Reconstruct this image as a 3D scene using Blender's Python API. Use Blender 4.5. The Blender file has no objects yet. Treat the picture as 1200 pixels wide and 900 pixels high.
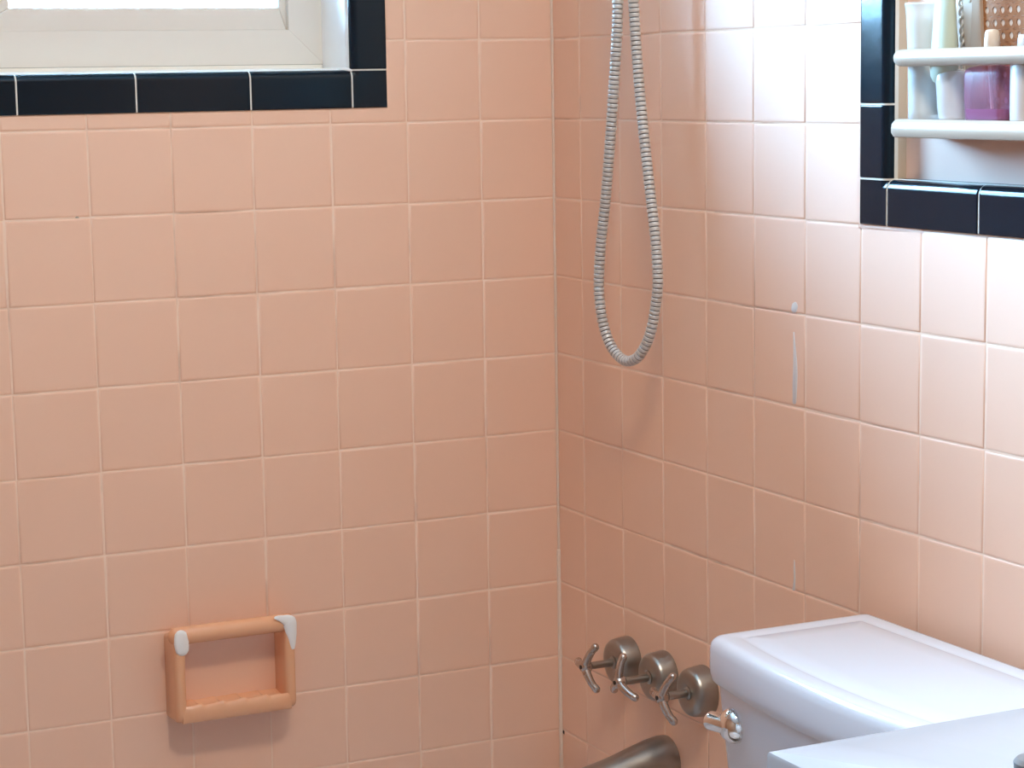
import bpy, bmesh, math, random
from mathutils import Vector, Matrix, noise
random.seed(7)
scene = bpy.context.scene
COL = scene.collection
H = 1.40                      # height of the tile course line z=0 above the floor
PI = math.pi

# ------------------------------------------------------------------ materials
def new_mat(name):
    m = bpy.data.materials.new(name); m.use_nodes = True
    nt = m.node_tree
    b = nt.nodes['Principled BSDF']
    return m, nt, b

def srgb(r, g, b):
    f = lambda c: (c/255/12.92) if c/255 <= .04045 else ((c/255+.055)/1.055)**2.4
    return (f(r), f(g), f(b), 1)

def simple(name, col, rough=.4, metal=0., spec=.5, coat=0., bump=0., bscale=200., var=0., vscale=30., rvar=0.):
    m, nt, b = new_mat(name)
    b.inputs['Base Color'].default_value = col
    b.inputs['Roughness'].default_value = rough
    b.inputs['Metallic'].default_value = metal
    b.inputs['Specular IOR Level'].default_value = spec
    b.inputs['Coat Weight'].default_value = coat
    tc = nt.nodes.new('ShaderNodeTexCoord')
    if var or rvar:
        n = nt.nodes.new('ShaderNodeTexNoise'); n.inputs['Scale'].default_value = vscale
        n.inputs['Detail'].default_value = 4
        nt.links.new(tc.outputs['Object'], n.inputs['Vector'])
        if var:
            mx = nt.nodes.new('ShaderNodeMix'); mx.data_type = 'RGBA'
            mx.inputs['A'].default_value = tuple(c*(1-var) for c in col[:3])+(1,)
            mx.inputs['B'].default_value = tuple(min(1, c*(1+var)) for c in col[:3])+(1,)
            nt.links.new(n.outputs['Fac'], mx.inputs['Factor'])
            nt.links.new(mx.outputs['Result'], b.inputs['Base Color'])
        if rvar:
            mr = nt.nodes.new('ShaderNodeMapRange')
            mr.inputs['To Min'].default_value = max(.02, rough-rvar); mr.inputs['To Max'].default_value = rough+rvar
            nt.links.new(n.outputs['Fac'], mr.inputs['Value'])
            nt.links.new(mr.outputs['Result'], b.inputs['Roughness'])
    if bump:
        n2 = nt.nodes.new('ShaderNodeTexNoise'); n2.inputs['Scale'].default_value = bscale
        n2.inputs['Detail'].default_value = 3
        nt.links.new(tc.outputs['Object'], n2.inputs['Vector'])
        bp = nt.nodes.new('ShaderNodeBump'); bp.inputs['Strength'].default_value = bump
        bp.inputs['Distance'].default_value = .001
        nt.links.new(n2.outputs['Fac'], bp.inputs['Height'])
        nt.links.new(bp.outputs['Normal'], b.inputs['Normal'])
    return m

def clear_plastic(name, tint, opac, rough=.12, through=None, spec=.5):
    # thin walled translucent plastic: part see-through, part milky, glossy on top
    m, nt, b = new_mat(name)
    b.inputs['Base Color'].default_value = tint
    b.inputs['Roughness'].default_value = rough
    tr = nt.nodes.new('ShaderNodeBsdfTransparent')
    tr.inputs['Color'].default_value = tuple(min(1, c*.5+.5) if c > .5 else c*1.1 for c in tint[:3])+(1,)
    if through: tr.inputs['Color'].default_value = through
    b.inputs['Specular IOR Level'].default_value = spec
    mx = nt.nodes.new('ShaderNodeMixShader'); mx.inputs['Fac'].default_value = opac
    out = nt.nodes['Material Output']
    nt.links.new(tr.outputs[0], mx.inputs[1]); nt.links.new(b.outputs[0], mx.inputs[2])
    nt.links.new(mx.outputs[0], out.inputs['Surface'])
    return m

def pane_glass(name):
    m, nt, b = new_mat(name)
    out = nt.nodes['Material Output']
    tr = nt.nodes.new('ShaderNodeBsdfTransparent'); tr.inputs['Color'].default_value = (.96, .98, .98, 1)
    gl = nt.nodes.new('ShaderNodeBsdfGlossy'); gl.inputs['Roughness'].default_value = .02
    fr = nt.nodes.new('ShaderNodeFresnel'); fr.inputs['IOR'].default_value = 1.45
    mx = nt.nodes.new('ShaderNodeMixShader')
    nt.links.new(fr.outputs[0], mx.inputs['Fac'])
    nt.links.new(tr.outputs[0], mx.inputs[1]); nt.links.new(gl.outputs[0], mx.inputs[2])
    nt.links.new(mx.outputs[0], out.inputs['Surface'])
    return m

PEACH = (.77, .428, .250, 1)
M = {}
M['tile'] = simple('peach_glaze', PEACH, rough=.70, spec=.60, var=.02, vscale=9, bump=.03, bscale=26, rvar=.03)
M['tile'].node_tree.nodes['Principled BSDF'].inputs['IOR'].default_value = 2.8
# grout: pale where clean, brownish where it has collected dirt
def grout():
    m, nt, b = new_mat('grout')
    tc = nt.nodes.new('ShaderNodeTexCoord')
    n = nt.nodes.new('ShaderNodeTexNoise'); n.inputs['Scale'].default_value = 5.0; n.inputs['Detail'].default_value = 5
    r = nt.nodes.new('ShaderNodeValToRGB')
    r.color_ramp.elements[0].position = .34; r.color_ramp.elements[0].color = (.55, .34, .24, 1)
    r.color_ramp.elements[1].position = .46; r.color_ramp.elements[1].color = (.84, .62, .48, 1)
    nt.links.new(tc.outputs['Object'], n.inputs['Vector']); nt.links.new(n.outputs['Fac'], r.inputs['Fac'])
    nt.links.new(r.outputs['Color'], b.inputs['Base Color']); b.inputs['Roughness'].default_value = .8
    return m
M['grout'] = grout()
M['caulk'] = simple('cream_caulk', (.72, .56, .44, 1), rough=.55, bump=.3, bscale=90)
M['white_caulk'] = simple('white_caulk', (.80, .80, .78, 1), rough=.5, bump=.35, bscale=140)
M['black'] = simple('black_glaze', (.003, .010, .018, 1), rough=.17, spec=.24, bump=.14, bscale=55, rvar=.05, vscale=40)
M['black_joint'] = simple('pale_joint', (.70, .68, .62, 1), rough=.7)
M['dish'] = simple('peach_dish_glaze', (.75, .39, .215, 1), rough=.22, spec=.55, var=.03, vscale=14)
M['vinyl'] = simple('white_vinyl', (.74, .68, .60, 1), rough=.35, var=.015, vscale=12)
M['jamb'] = simple('white_jamb_paint', (.93, .91, .88, 1), rough=.45, bump=.15, bscale=60)
M['sill'] = simple('cream_sill_paint', (.84, .78, .68, 1), rough=.5, var=.04, vscale=30)
M['dirt'] = simple('grey_brown_dirt', (.40, .36, .29, 1), rough=.9)
M['glass'] = pane_glass('window_pane')
M['nickel'] = simple('worn_nickel', (.34, .315, .28, 1), rough=.33, metal=.92, rvar=.10, vscale=60, var=.12, bump=.12, bscale=220)
M['nickel_bright'] = simple('worn_nickel_handle', (.50, .44, .40, 1), rough=.25, metal=.95, rvar=.08, vscale=120, bump=.12, bscale=260)
M['dark'] = simple('dark_screw', (.035, .03, .027, 1), rough=.5, metal=.6)
M['chrome'] = simple('chrome', (.80, .79, .78, 1), rough=.06, metal=1.)
M['porcelain'] = simple('white_porcelain', (.60, .625, .68, 1), rough=.12, spec=.5)
M['counter'] = simple('white_cultured_marble', (.385, .405, .43, 1), rough=.09, spec=.55, var=.012, vscale=5)
M['hose'] = simple('grey_hose_plastic', (.56, .53, .50, 1), rough=.38, metal=.25)
M['groove'] = simple('hose_groove', (.17, .17, .17, 1), rough=.6)
M['paint'] = simple('white_wall_paint', (.80, .79, .77, 1), rough=.7)
M['peach_paint'] = simple('peach_wall_paint', (.52, .31, .20, 1), rough=.6)
M['floor'] = simple('brown_floor', (.36, .27, .20, 1), rough=.4)
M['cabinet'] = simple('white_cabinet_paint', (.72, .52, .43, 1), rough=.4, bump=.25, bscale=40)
M['tan'] = simple('tan_edge', (.55, .45, .34, 1), rough=.6, var=.05, vscale=40)
M['ivory'] = simple('ivory_plastic', (.45, .37, .295, 1), rough=.28, spec=.5)
M['cream_cap'] = simple('cream_cap_plastic', (.60, .52, .43, 1), rough=.35)
M['mint'] = simple('mint_plastic', (.44, .51, .42, 1), rough=.35)
M['white_plastic'] = simple('white_bottle_plastic', (.48, .44, .42, 1), rough=.35)
M['clear'] = clear_plastic('clear_cup_plastic', (.84, .87, .88, 1), .45)
M['clear_body'] = clear_plastic('clear_bottle_plastic', (.78, .78, .80, 1), .55)
M['lotion'] = simple('pale_cream_lotion', (.70, .69, .63, 1), rough=.5)
M['purple'] = clear_plastic('purple_bottle_plastic', (.52, .27, .38, 1), .30, .25, (.86, .66, .80, 1), .3)
M['purple_liquid'] = simple('purple_liquid', (.26, .07, .20, 1), rough=.15)
M['cane'] = simple('brown_cane', (.30, .13, .05, 1), rough=.65, spec=.25, var=.25, vscale=90, bump=.4, bscale=300)
M['batten'] = simple('greyed_wood', (.36, .27, .20, 1), rough=.7, var=.10, vscale=30)
M['braid'] = simple('pale_braid', (.66, .60, .53, 1), rough=.25, metal=.3)
M['mark'] = simple('pale_blue_white_residue', (.66, .63, .62, 1), rough=.6, var=.08, vscale=300)
M['backing'] = simple('lit_hole_tone', (.62, .56, .50, 1), rough=.9)  # pale tone standing in for the brightness seen through the cane holes
M['rubber'] = simple('grey_rubber', (.20, .185, .18, 1), rough=.85, spec=.2)
M['door'] = simple('white_door_paint', (.74, .73, .70, 1), rough=.45)

# ------------------------------------------------------------------ mesh helpers
def link(name, bm, mats, parent=None, smooth=True, loc=None, normals=True):
    if normals: bmesh.ops.recalc_face_normals(bm, faces=bm.faces[:])
    me = bpy.data.meshes.new(name)
    bm.to_mesh(me); bm.free()
    if not isinstance(mats, (list, tuple)): mats = [mats]
    for m in mats: me.materials.append(m)
    if smooth:
        for p in me.polygons: p.use_smooth = True
        try: me.set_sharp_from_angle(angle=math.radians(38))
        except Exception: pass
    o = bpy.data.objects.new(name, me); COL.objects.link(o)
    if parent is not None:
        o.parent = parent
        o.matrix_parent_inverse = parent_matrix(parent).inverted()
    return o

def parent_matrix(p):
    m = Matrix.Translation(p.location) if p.parent is None else p.parent_mat
    return m

def thing(name, label, cat, loc, group=None):
    o = bpy.data.objects.new(name, None); COL.objects.link(o)
    o.location = loc; o.empty_display_size = .05
    tag(o, label, cat, group)
    return o

def tag(o, label, cat, group=None):
    o['label'] = label; o['category'] = cat
    if group: o['group'] = group
    return o

def struct(o): o['kind'] = 'structure'; return o

def part(name, bm, mats, parent, **k):
    """mesh built in world coordinates, kept there under its parent (parents only carry a translation)"""
    o = link(name, bm, mats, None, **k)
    o.parent = parent
    t = Vector((0, 0, 0)); p = parent
    while p is not None: t += Vector(p.location) + p.matrix_parent_inverse.translation; p = p.parent
    o.matrix_parent_inverse = Matrix.Translation(-t)
    return o

def add_box(bm, x0, x1, y0, y1, z0, z1, bev=0., seg=2, mat=0):
    r = bmesh.ops.create_cube(bm, size=1)
    vs = r['verts']
    for v in vs:
        v.co = Vector(((x0+x1)/2+v.co.x*(x1-x0), (y0+y1)/2+v.co.y*(y1-y0), (z0+z1)/2+v.co.z*(z1-z0)))
    fs = set(f for v in vs for f in v.link_faces)
    for f in fs: f.material_index = mat
    if bev > 0:
        es = list(set(e for v in vs for e in v.link_edges))
        rr = bmesh.ops.bevel(bm, geom=es, offset=bev, segments=seg, profile=.5, affect='EDGES')
        for f in rr['faces']: f.material_index = mat
    return bm

def box(*a, **k): return add_box(bmesh.new(), *a, **k)

def add_loft(bm, rings, close=True, cap0=True, cap1=True, mat=0):
    V = [[bm.verts.new(p) for p in r] for r in rings]
    n = len(rings[0]); fs = []
    for a, b in zip(V, V[1:]):
        for i in range(n if close else n-1):
            j = (i+1) % n
            fs.append(bm.faces.new((a[i], a[j], b[j], b[i])))
    if cap0: fs.append(bm.faces.new(V[0][::-1]))
    if cap1 == 'fan':
        c = sum((v.co for v in V[-1]), Vector((0, 0, 0)))/n; cv = bm.verts.new(c)
        for i in range(n): fs.append(bm.faces.new((V[-1][i], V[-1][(i+1) % n], cv)))
    elif cap1: fs.append(bm.faces.new(V[-1]))
    for f in fs: f.material_index = mat
    return V

def basis(d):
    d = Vector(d).normalized()
    a = Vector((0, 0, 1)) if abs(d.z) < .9 else Vector((0, 1, 0))
    u = d.cross(a).normalized(); v = u.cross(d).normalized()
    return d, u, v

def add_lathe(bm, prof, origin, axis, n=32, mat=0, cap0=True, cap1=True):
    d, u, v = basis(axis); o = Vector(origin)
    rings = []
    for (t, r) in prof:
        rings.append([o+d*t+(u*math.cos(2*PI*i/n)+v*math.sin(2*PI*i/n))*r for i in range(n)])
    return add_loft(bm, rings, True, cap0, cap1, mat)

def add_tube(bm, pts, rad, n=14, mat=0, round_ends=True, sq=None):
    """swept round bar through points; rad is a number or one per point"""
    P = [Vector(p) for p in pts]
    R = [rad]*len(P) if not isinstance(rad, (list, tuple)) else list(rad)
    T = []
    for i in range(len(P)):
        a = P[max(0, i-1)]; b = P[min(len(P)-1, i+1)]
        T.append((b-a).normalized())
    d, u, v = basis(T[0]); rings = []
    if round_ends:
        for k in (0.0, .35, .75):
            s = math.sin(max(.12, k)*PI/2); c = math.cos(max(.12, k)*PI/2)
            rings.append((P[0]-T[0]*R[0]*c*.9, R[0]*s, T[0]))
    for p, r, t in zip(P, R, T): rings.append((p, r, t))
    if round_ends:
        for k in (.75, .35, 0.0):
            s = math.sin(max(.12, k)*PI/2); c = math.cos(max(.12, k)*PI/2)
            rings.append((P[-1]+T[-1]*R[-1]*c*.9, R[-1]*s, T[-1]))
    out = []
    for (p, r, t) in rings:
        u = (u-t*u.dot(t)).normalized(); w = t.cross(u).normalized()
        out.append([p+(u*math.cos(2*PI*i/n)+w*math.sin(2*PI*i/n))*r for i in range(n)])
    return add_loft(bm, out, True, True, True, mat)

def catmull(pts, sub=12, closed=False):
    P = [Vector(p) for p in pts]; out = []
    for i in range(len(P)-1):
        p0 = P[max(0, i-1)]; p1 = P[i]; p2 = P[i+1]; p3 = P[min(len(P)-1, i+2)]
        for k in range(sub):
            t = k/sub
            out.append(.5*((2*p1)+(p2-p0)*t+(2*p0-5*p1+4*p2-p3)*t*t+(3*p1-p0-3*p2+p3)*t*t*t))
    out.append(P[-1]); return out

def resample(P, step):
    out = [P[0].copy()]; acc = 0
    for a, b in zip(P, P[1:]):
        L = (b-a).length
        while acc+L >= step:
            t = (step-acc)/L; a = a.lerp(b, t); out.append(a.copy()); L = (b-a).length; acc = 0
        acc += L
    return out

def inset_poly(poly, d):
    """offset a counter-clockwise 2-D outline inwards"""
    n = len(poly); out = []
    for i in range(n):
        p0 = Vector(poly[i-1]); p = Vector(poly[i]); p1 = Vector(poly[(i+1) % n])
        e0 = (p-p0).normalized(); e1 = (p1-p).normalized()
        n0 = Vector((-e0.y, e0.x)); n1 = Vector((-e1.y, e1.x))
        b = (n0+n1); k = b.length
        b = b/k if k > 1e-6 else n0
        out.append(p+b*(d/max(.35, b.dot(n0))))
    return out

def round_poly(poly, r, seg=6):
    out = []; n = len(poly)
    for i in range(n):
        p0 = Vector(poly[i-1]); p = Vector(poly[i]); p1 = Vector(poly[(i+1) % n])
        rr = r[i] if isinstance(r, (list, tuple)) else r
        rr = min(rr, .45*(p-p0).length, .45*(p1-p).length)
        a = p+(p0-p).normalized()*rr; b = p+(p1-p).normalized()*rr
        for k in range(seg+1):
            t = k/seg
            out.append(a*(1-t)**2+p*2*t*(1-t)+b*t*t)
    return out

def add_stack(bm, poly, layers, place, mat=0, cap0=True, cap1=True):
    """stack of outlines: layers = (height, inset); place(a,b,h) -> world"""
    rings = []
    for h, d in layers:
        q = inset_poly(poly, d) if abs(d) > 1e-9 else [Vector(p) for p in poly]
        rings.append([place(p.x, p.y, h) for p in q])
    return add_loft(bm, rings, True, cap0, cap1, mat)

# ------------------------------------------------------------------ tiled walls
PB, PR, PZ = .1095, .1095, .1092       # tile pitches: back wall, right wall, rows
OFFB, OFFR = .1118, .0790              # first (cut) column on each wall
TOP = .90                               # ceiling height above row line 0
GAP, DROP, BEV = .0017, .0011, .0028
def add_tile(bm, poly, place, mat=0):
    """one cushion-edged glazed tile; poly counter-clockwise in (a, b)"""
    jx, jy = random.gauss(0, .00028), random.gauss(0, .00028)
    tx, ty = random.gauss(0, .0013), random.gauss(0, .0013)
    cx = sum(p[0] for p in poly)/len(poly); cy = sum(p[1] for p in poly)/len(poly)
    pl = lambda a, b, h: place(a, b, h+(a-cx)*tx+(b-cy)*ty)
    P = inset_poly([(p[0]+jx, p[1]+jy) for p in poly], GAP/2)
    add_stack(bm, P, [(-.004, 0), (-DROP, 0), (-DROP*.42, BEV*.22), (-DROP*.10, BEV*.62), (0, BEV), (0, BEV+.0015)],
              pl, mat, cap0=False)

def cut_rects(a0, a1, b0, b1, hole):
    """outline(s) of a tile once the opening is taken out of it"""
    if hole is None: return [[(a0, b0), (a1, b0), (a1, b1), (a0, b1)]]
    h0, h1, k0, k1 = hole
    e = 1e-4
    if a1 <= h0+e or a0 >= h1-e or b1 <= k0+e or b0 >= k1-e:
        return [[(a0, b0), (a1, b0), (a1, b1), (a0, b1)]]
    inx0, inx1 = h0 > a0+e, h1 < a1-e
    iny0, iny1 = k0 > b0+e, k1 < b1-e
    if not (inx0 or inx1 or iny0 or iny1): return []
    if inx0 and iny0: r = [(a0, b0), (a1, b0), (a1, k0), (h0, k0), (h0, b1), (a0, b1)]
    elif inx1 and iny0: r = [(a0, b0), (a1, b0), (a1, b1), (h1, b1), (h1, k0), (a0, k0)]
    elif inx0 and iny1: r = [(a0, b0), (h0, b0), (h0, k1), (a1, k1), (a1, b1), (a0, b1)]
    elif inx1 and iny1: r = [(h1, b0), (a1, b0), (a1, b1), (a0, b1), (a0, k1), (h1, k1)]
    elif inx0: r = [(a0, b0), (h0, b0), (h0, b1), (a0, b1)]
    elif inx1: r = [(h1, b0), (a1, b0), (a1, b1), (h1, b1)]
    elif iny0: r = [(a0, b0), (a1, b0), (a1, k0), (a0, k0)]
    else: r = [(a0, k1), (a1, k1), (a1, b1), (a0, b1)]
    xs = [p[0] for p in r]; ys = [p[1] for p in r]
    if max(xs)-min(xs) < .008 or max(ys)-min(ys) < .008: return []
    return [r]

def tiled_wall(name, cols, rows, hole, place, thick, a_end):
    """cols/rows: grid lines; hole in (a0,a1,b0,b1); backing slab with the opening cut out"""
    bm = bmesh.new()
    for a0, a1 in zip(cols, cols[1:]):
        for b0, b1 in zip(rows, rows[1:]):
            for r in cut_rects(a0, a1, b0, b1, hole): add_tile(bm, r, place)
    A0, A1, B0, B1 = cols[0], a_end, -H, TOP
    def slab(a0, a1, b0, b1):
        if a1-a0 < 1e-4 or b1-b0 < 1e-4: return
        P = [(a0, b0), (a1, b0), (a1, b1), (a0, b1)]
        add_stack(bm, P, [(-thick, 0), (-DROP*.8, 0)], place, 1)
    h = hole
    slab(A0, h[0], B0, B1); slab(h[1], A1, B0, B1); slab(h[0], h[1], B0, h[2]); slab(h[0], h[1], h[3], B1)
    # painted plaster above the last tile course
    return struct(link(name, bm, [M['tile'], M['grout']]))

def mitred(bm, x0, x1, z0, z1, w, y0, y1, wside=None):
    ws = wside or w
    out = [(x0, z0), (x1, z0), (x1, z1), (x0, z1)]
    inn = [(x0+ws, z0+w), (x1-ws, z0+w), (x1-ws, z1-w), (x0+ws, z1-w)]
    for i in range(4):
        j = (i+1) % 4
        q = [out[i], out[j], inn[j], inn[i]]
        c = sum((Vector(p) for p in q), Vector((0, 0)))/4
        q = [tuple(Vector(p)+(c-Vector(p)).normalized()*.00008) for p in q]
        lay = [(y1, 0), (y0+.0004, 0), (y0, .0004)]
        add_stack(bm, q, lay, lambda a, b, h: Vector((a, h, b)))

WL = -2.30          # inner face of the wall on the left
WF = -3.35          # inner face of the wall behind the camera
rows = [-r*PZ for r in range(-8, 13)][::-1]
rows = [-H+.0] + [z for z in rows if z > -H+.02]
colsB = [0, OFFB]
while colsB[-1] < -WL-.12: colsB.append(colsB[-1]+PB)
colsB.append(-WL)
colsR = [0, OFFR]
while colsR[-1] < -WF-.12: colsR.append(colsR[-1]+PR)
colsR.append(-WF)

# the two openings, outer edge of their black borders
WIN = (.2497, 1.1000, -.0885, .800)       # a = -x on the back wall; unseen left edge placed for the light
NIC = (.7363, 1.2835, -.2170, .560)       # a = -y on the right wall
BW = .0500                                # width of the black border
placeB = lambda a, b, h: Vector((-a, -h, H+b))
placeR = lambda a, b, h: Vector((-h, -a, H+b))
wall_back = tiled_wall('wall_back', colsB, rows, WIN, placeB, .16, -WL+.16)
wall_right = tiled_wall('wall_right', colsR, rows, NIC, placeR, .16, -WF+.16)
wall_back['label'] = 'peach tiled wall under the window with soap dish'
wall_right['label'] = 'peach tiled wall behind the hose, taps and toilet tank'

# ------------------------------------------------------------------ black bullnose borders
def border(name, hole, place, inner_depth, joints_bottom, joints_left, rad, far_wrap):
    """glazed black trim around an opening: flat face, rounded arris rolling into the reveal"""
    bm = bmesh.new()
    a0, a1, b0, b1 = hole
    th = .0025
    def prof(w):
        # (distance from outer edge, height above wall)
        P = [(0, -.004), (0, th*.5), (.0004, th*.85), (.0012, th), (.003, th), (w-rad-.002, th)]
        n = 8
        for k in range(n+1):
            t = k/n*PI/2
            P.append((w-rad+rad*math.sin(t), th-rad+rad*math.cos(t)))
        P.append((w, -far_wrap))
        return P
    pr = prof(BW)
    def run(s0, s1, fn, c0=0, c1=0):
        # one trim tile from s0 to s1 along the border
        g = .0011
        s0 += g; s1 -= g
        rings = []
        for s, k in ((s0, .35), (s0+.0006, .08), (s0+.0014, 0), (s0+.003, 0), (s1-.003, 0), (s1-.0014, 0), (s1-.0006, .08), (s1, .35)):
            rings.append([fn(d, s, h-(k*.0022 if h > 0 else 0)) for d, h in pr])
        add_loft(bm, rings, False, False, False, 0)
        for r in (rings[0], rings[-1]):
            try: bm.faces.new([bm.verts.new(p) for p in r])
            except Exception: pass
    bot = lambda d, s, h: place(s, b0+d, h)
    top = lambda d, s, h: place(s, b1-d, h)
    lef = lambda d, s, h: place(a0+d, s, h)
    rig = lambda d, s, h: place(a1-d, s, h)
    jb = [a0+BW]+joints_bottom+[a1-BW]
    for s, e in zip(jb, jb[1:]):
        run(s, e, bot); run(s, e, top)
    jl = [b0+BW]+joints_left+[b1-BW]
    for s, e in zip(jl, jl[1:]):
        run(s, e, lef); run(s, e, rig)
    # square corner pieces: outer faces flat, inner corner rounded like the runs
    for (ca, cb, sa, sb) in ((a0, b0, 1, 1), (a1, b0, -1, 1), (a0, b1, 1, -1), (a1, b1, -1, -1)):
        g = .0011; w = BW
        n = 8
        grid = []
        us = [0, .0012]+[w-rad+rad*math.sin(k/n*PI/2) for k in range(n+1)]
        def hh(u):
            return th*.5 if u == 0 else (th if u <= w-rad else th-rad+math.sqrt(max(0, rad*rad-(u-(w-rad))**2)))
        for u in us:
            row = []
            for v in us:
                # the corner is the crossing of two rolled edges (max of the two arrises)
                hgt = max(hh(u), hh(v)) if min(u, v) > .0001 else th*.5
                row.append(bm.verts.new(place(ca+sa*min(u, w-g), cb+sb*min(v, w-g), hgt)))
            grid.append(row)
        for i in range(len(us)-1):
            for j in range(len(us)-1):
                f = bm.faces.new((grid[i][j], grid[i+1][j], grid[i+1][j+1], grid[i][j+1]))
    # joints: a pale bed just under the glaze
    J = [(0, -.003), (0, th*.2)]
    J = [(d+(.0 if d < .001 else 0), h-.0009) for d, h in pr]
    def bed(s0, s1, fn):
        add_loft(bm, [[fn(d if d < BW-1e-5 else BW+.0006, s, h) for d, h in J] for s in (s0, s1)], False, False, False, 1)
    bed(a0+.001, a1-.001, bot); bed(a0+.001, a1-.001, top); bed(b0+.001, b1-.001, lef); bed(b0+.001, b1-.001, rig)
    return struct(link(name, bm, [M['black'], M['black_joint']]))

jw = [.4414, .5942, .7466, .899]
jl = [-.0385+.1525*k for k in range(1, 5)]
t1 = border('trim_1', WIN, placeB, .10, jw, jl, .010, .016)
t1['label'] = 'black glazed tile border around the window'
jn = [.943, 1.096]
t2 = border('trim_2', NIC, placeR, .02, jn, [-.0867, .066, .2185, .371], .011, .013)
t2['label'] = 'black glazed tile border around the wall niche'

# ------------------------------------------------------------------ room shell
def shell(name, *b, mat='paint'):
    return struct(link(name, box(*b), M[mat], smooth=False))
shell('floor', WL-.16, .16, WF-.16, .16, -.12, 0, mat='floor')
shell('ceiling', WL-.16, .16, WF-.16, .16, H+TOP, H+TOP+.12)
bm = bmesh.new()
DX0, DX1, DH = -2.05, -1.25, 2.03
add_box(bm, WL-.16, WL, WF-.16, 0, 0, H+TOP)
wall_left = struct(link('wall_left', bm, M['peach_paint'], smooth=False))
bm = bmesh.new()
add_box(bm, WL, DX0, WF-.16, WF, 0, H+TOP); add_box(bm, DX1, .0, WF-.16, WF, 0, H+TOP)
add_box(bm, DX0, DX1, WF-.16, WF, DH, H+TOP)
wall_front = struct(link('wall_front', bm, M['peach_paint'], smooth=False))
bm = box(DX0, DX1, WF-.10, WF-.06, .005, DH)
for z0, z1 in ((.15, .9), (1.05, 1.9)):
    for x0, x1 in ((DX0+.1, -1.69), (-1.61, DX1-.1)):
        add_box(bm, x0, x1, WF-.06, WF-.052, z0, z1, .006, 2)
door = struct(link('door_1', bm, M['door'], smooth=False))
bm = bmesh.new(); add_lathe(bm, [(0, .026), (.006, .026), (.008, .010), (.035, .010), (.042, .026), (.058, .028), (.068, .018), (.070, .004)], (DX1-.07, WF-.06, 1.0), (0, 1, 0), 24)
part('door_knob', bm, M['chrome'], door)

# thin bead of caulk running down the corner between the walls
bm = bmesh.new()
add_tube(bm, [(-.0012, -.0012, 0.02), (-.0012, -.0012, H-.72), (-.0014, -.0014, H-.735), (-.0016, -.0016, H+TOP-.02)][:2], .0034, 8)
add_tube(bm, [(-.0012, -.0012, H-.722), (-.0008, -.0008, H+TOP-.02)], .0021, 8)
part('corner_caulk', bm, M['caulk'], wall_back)

# residue left on the right wall where something was once stuck
def blob_patch(bm, pts, place, h=.0006, seg=4, layers=None):
    P = round_poly(pts, .4, seg) if seg else pts
    layers = layers or [(-.0005, 0), (h*.6, 0), (h, .0004)]
    add_stack(bm, P, layers, place)
bm = bmesh.new()
blob_patch(bm, [(.598, -.326), (.608, -.327), (.612, -.318), (.607, -.313), (.599, -.317)], placeR)
part('residue_mark', bm, M['mark'], wall_right)
bm = bmesh.new()
blob_patch(bm, [(.6015, -.434), (.6085, -.433), (.6115, -.395), (.6085, -.372), (.6040, -.349), (.6025, -.349), (.6030, -.380), (.6010, -.410)], placeR)
part('residue_mark', bm, M['mark'], wall_right)
bm = bmesh.new()
blob_patch(bm, [(.6015, -.656), (.6065, -.655), (.6075, -.640), (.6065, -.622), (.6050, -.617), (.6035, -.630), (.6045, -.640)], placeR)
part('residue_mark', bm, M['mark'], wall_right)
# chips in the glaze
bm = bmesh.new()
blob_patch(bm, [(.0035, -.9870), (.0085, -.9895), (.0090, -.9855), (.0050, -.9825)], placeR, .0004)
part('chip', bm, M['dark'], wall_right)
bm = bmesh.new()
blob_patch(bm, [(.674, -.2185), (.679, -.2185), (.678, -.2165), (.675, -.2165)], placeB, .0004)
part('chip', bm, M['dirt'], wall_back)

# ------------------------------------------------------------------ window
FD = .097                                   # the vinyl frame sits this deep in the opening
IX0, IX1 = -(WIN[1]-BW), -(WIN[0]+BW)       # reveal faces
IZ0, IZ1 = H+WIN[2]+BW, H+WIN[3]-BW
bm = bmesh.new()
# reveal: right, left, head; the sill is its own piece
add_box(bm, IX1-.0025, IX1+.048, .012, .175, IZ0-.03, IZ1+.03)
add_box(bm, IX0-.048, IX0+.0025, .012, .175, IZ0-.03, IZ1+.03)
add_box(bm, IX0-.01, IX1+.01, .012, .175, IZ1-.0025, IZ1+.048)
win = struct(link('window_1', bm, M['jamb'], smooth=False))
win['label'] = 'white vinyl sliding window set in a white reveal above the bathtub'
bm = bmesh.new()
P = [(.010, IZ0-.0005), (.016, IZ0+.0022), (FD+.06, IZ0+.0052), (FD+.06, IZ0-.045), (.010, IZ0-.045)]
add_loft(bm, [[Vector((x, y, z)) for y, z in P] for x in (IX0, IX1)], True, True, True)
part('window_sill', bm, M['sill'], win, smooth=False)
# outer frame with mitred corners
FW = .0495
FX0, FX1, FZ0, FZ1 = IX0+.001, IX1-.001, H-.0295, IZ1-.004
bm = bmesh.new(); mitred(bm, FX0, FX1, FZ0, FZ1, .0465, FD, FD+.075, .0490)
fr = part('window_frame', bm, M['vinyl'], win)
# a lower lip under the frame and a grey line of dirt above the sill
bm = box(FX0, FX1-.004, FD-.006, FD+.05, IZ0-.002, H-.0300, .001, 1)
part('frame_lip', bm, M['sill'], win)
bm = box(FX0, FX1-.002, FD-.0003, FD+.02, H-.0304, H-.0292)
part('dirt_line', bm, M['dirt'], win, smooth=False)
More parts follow.
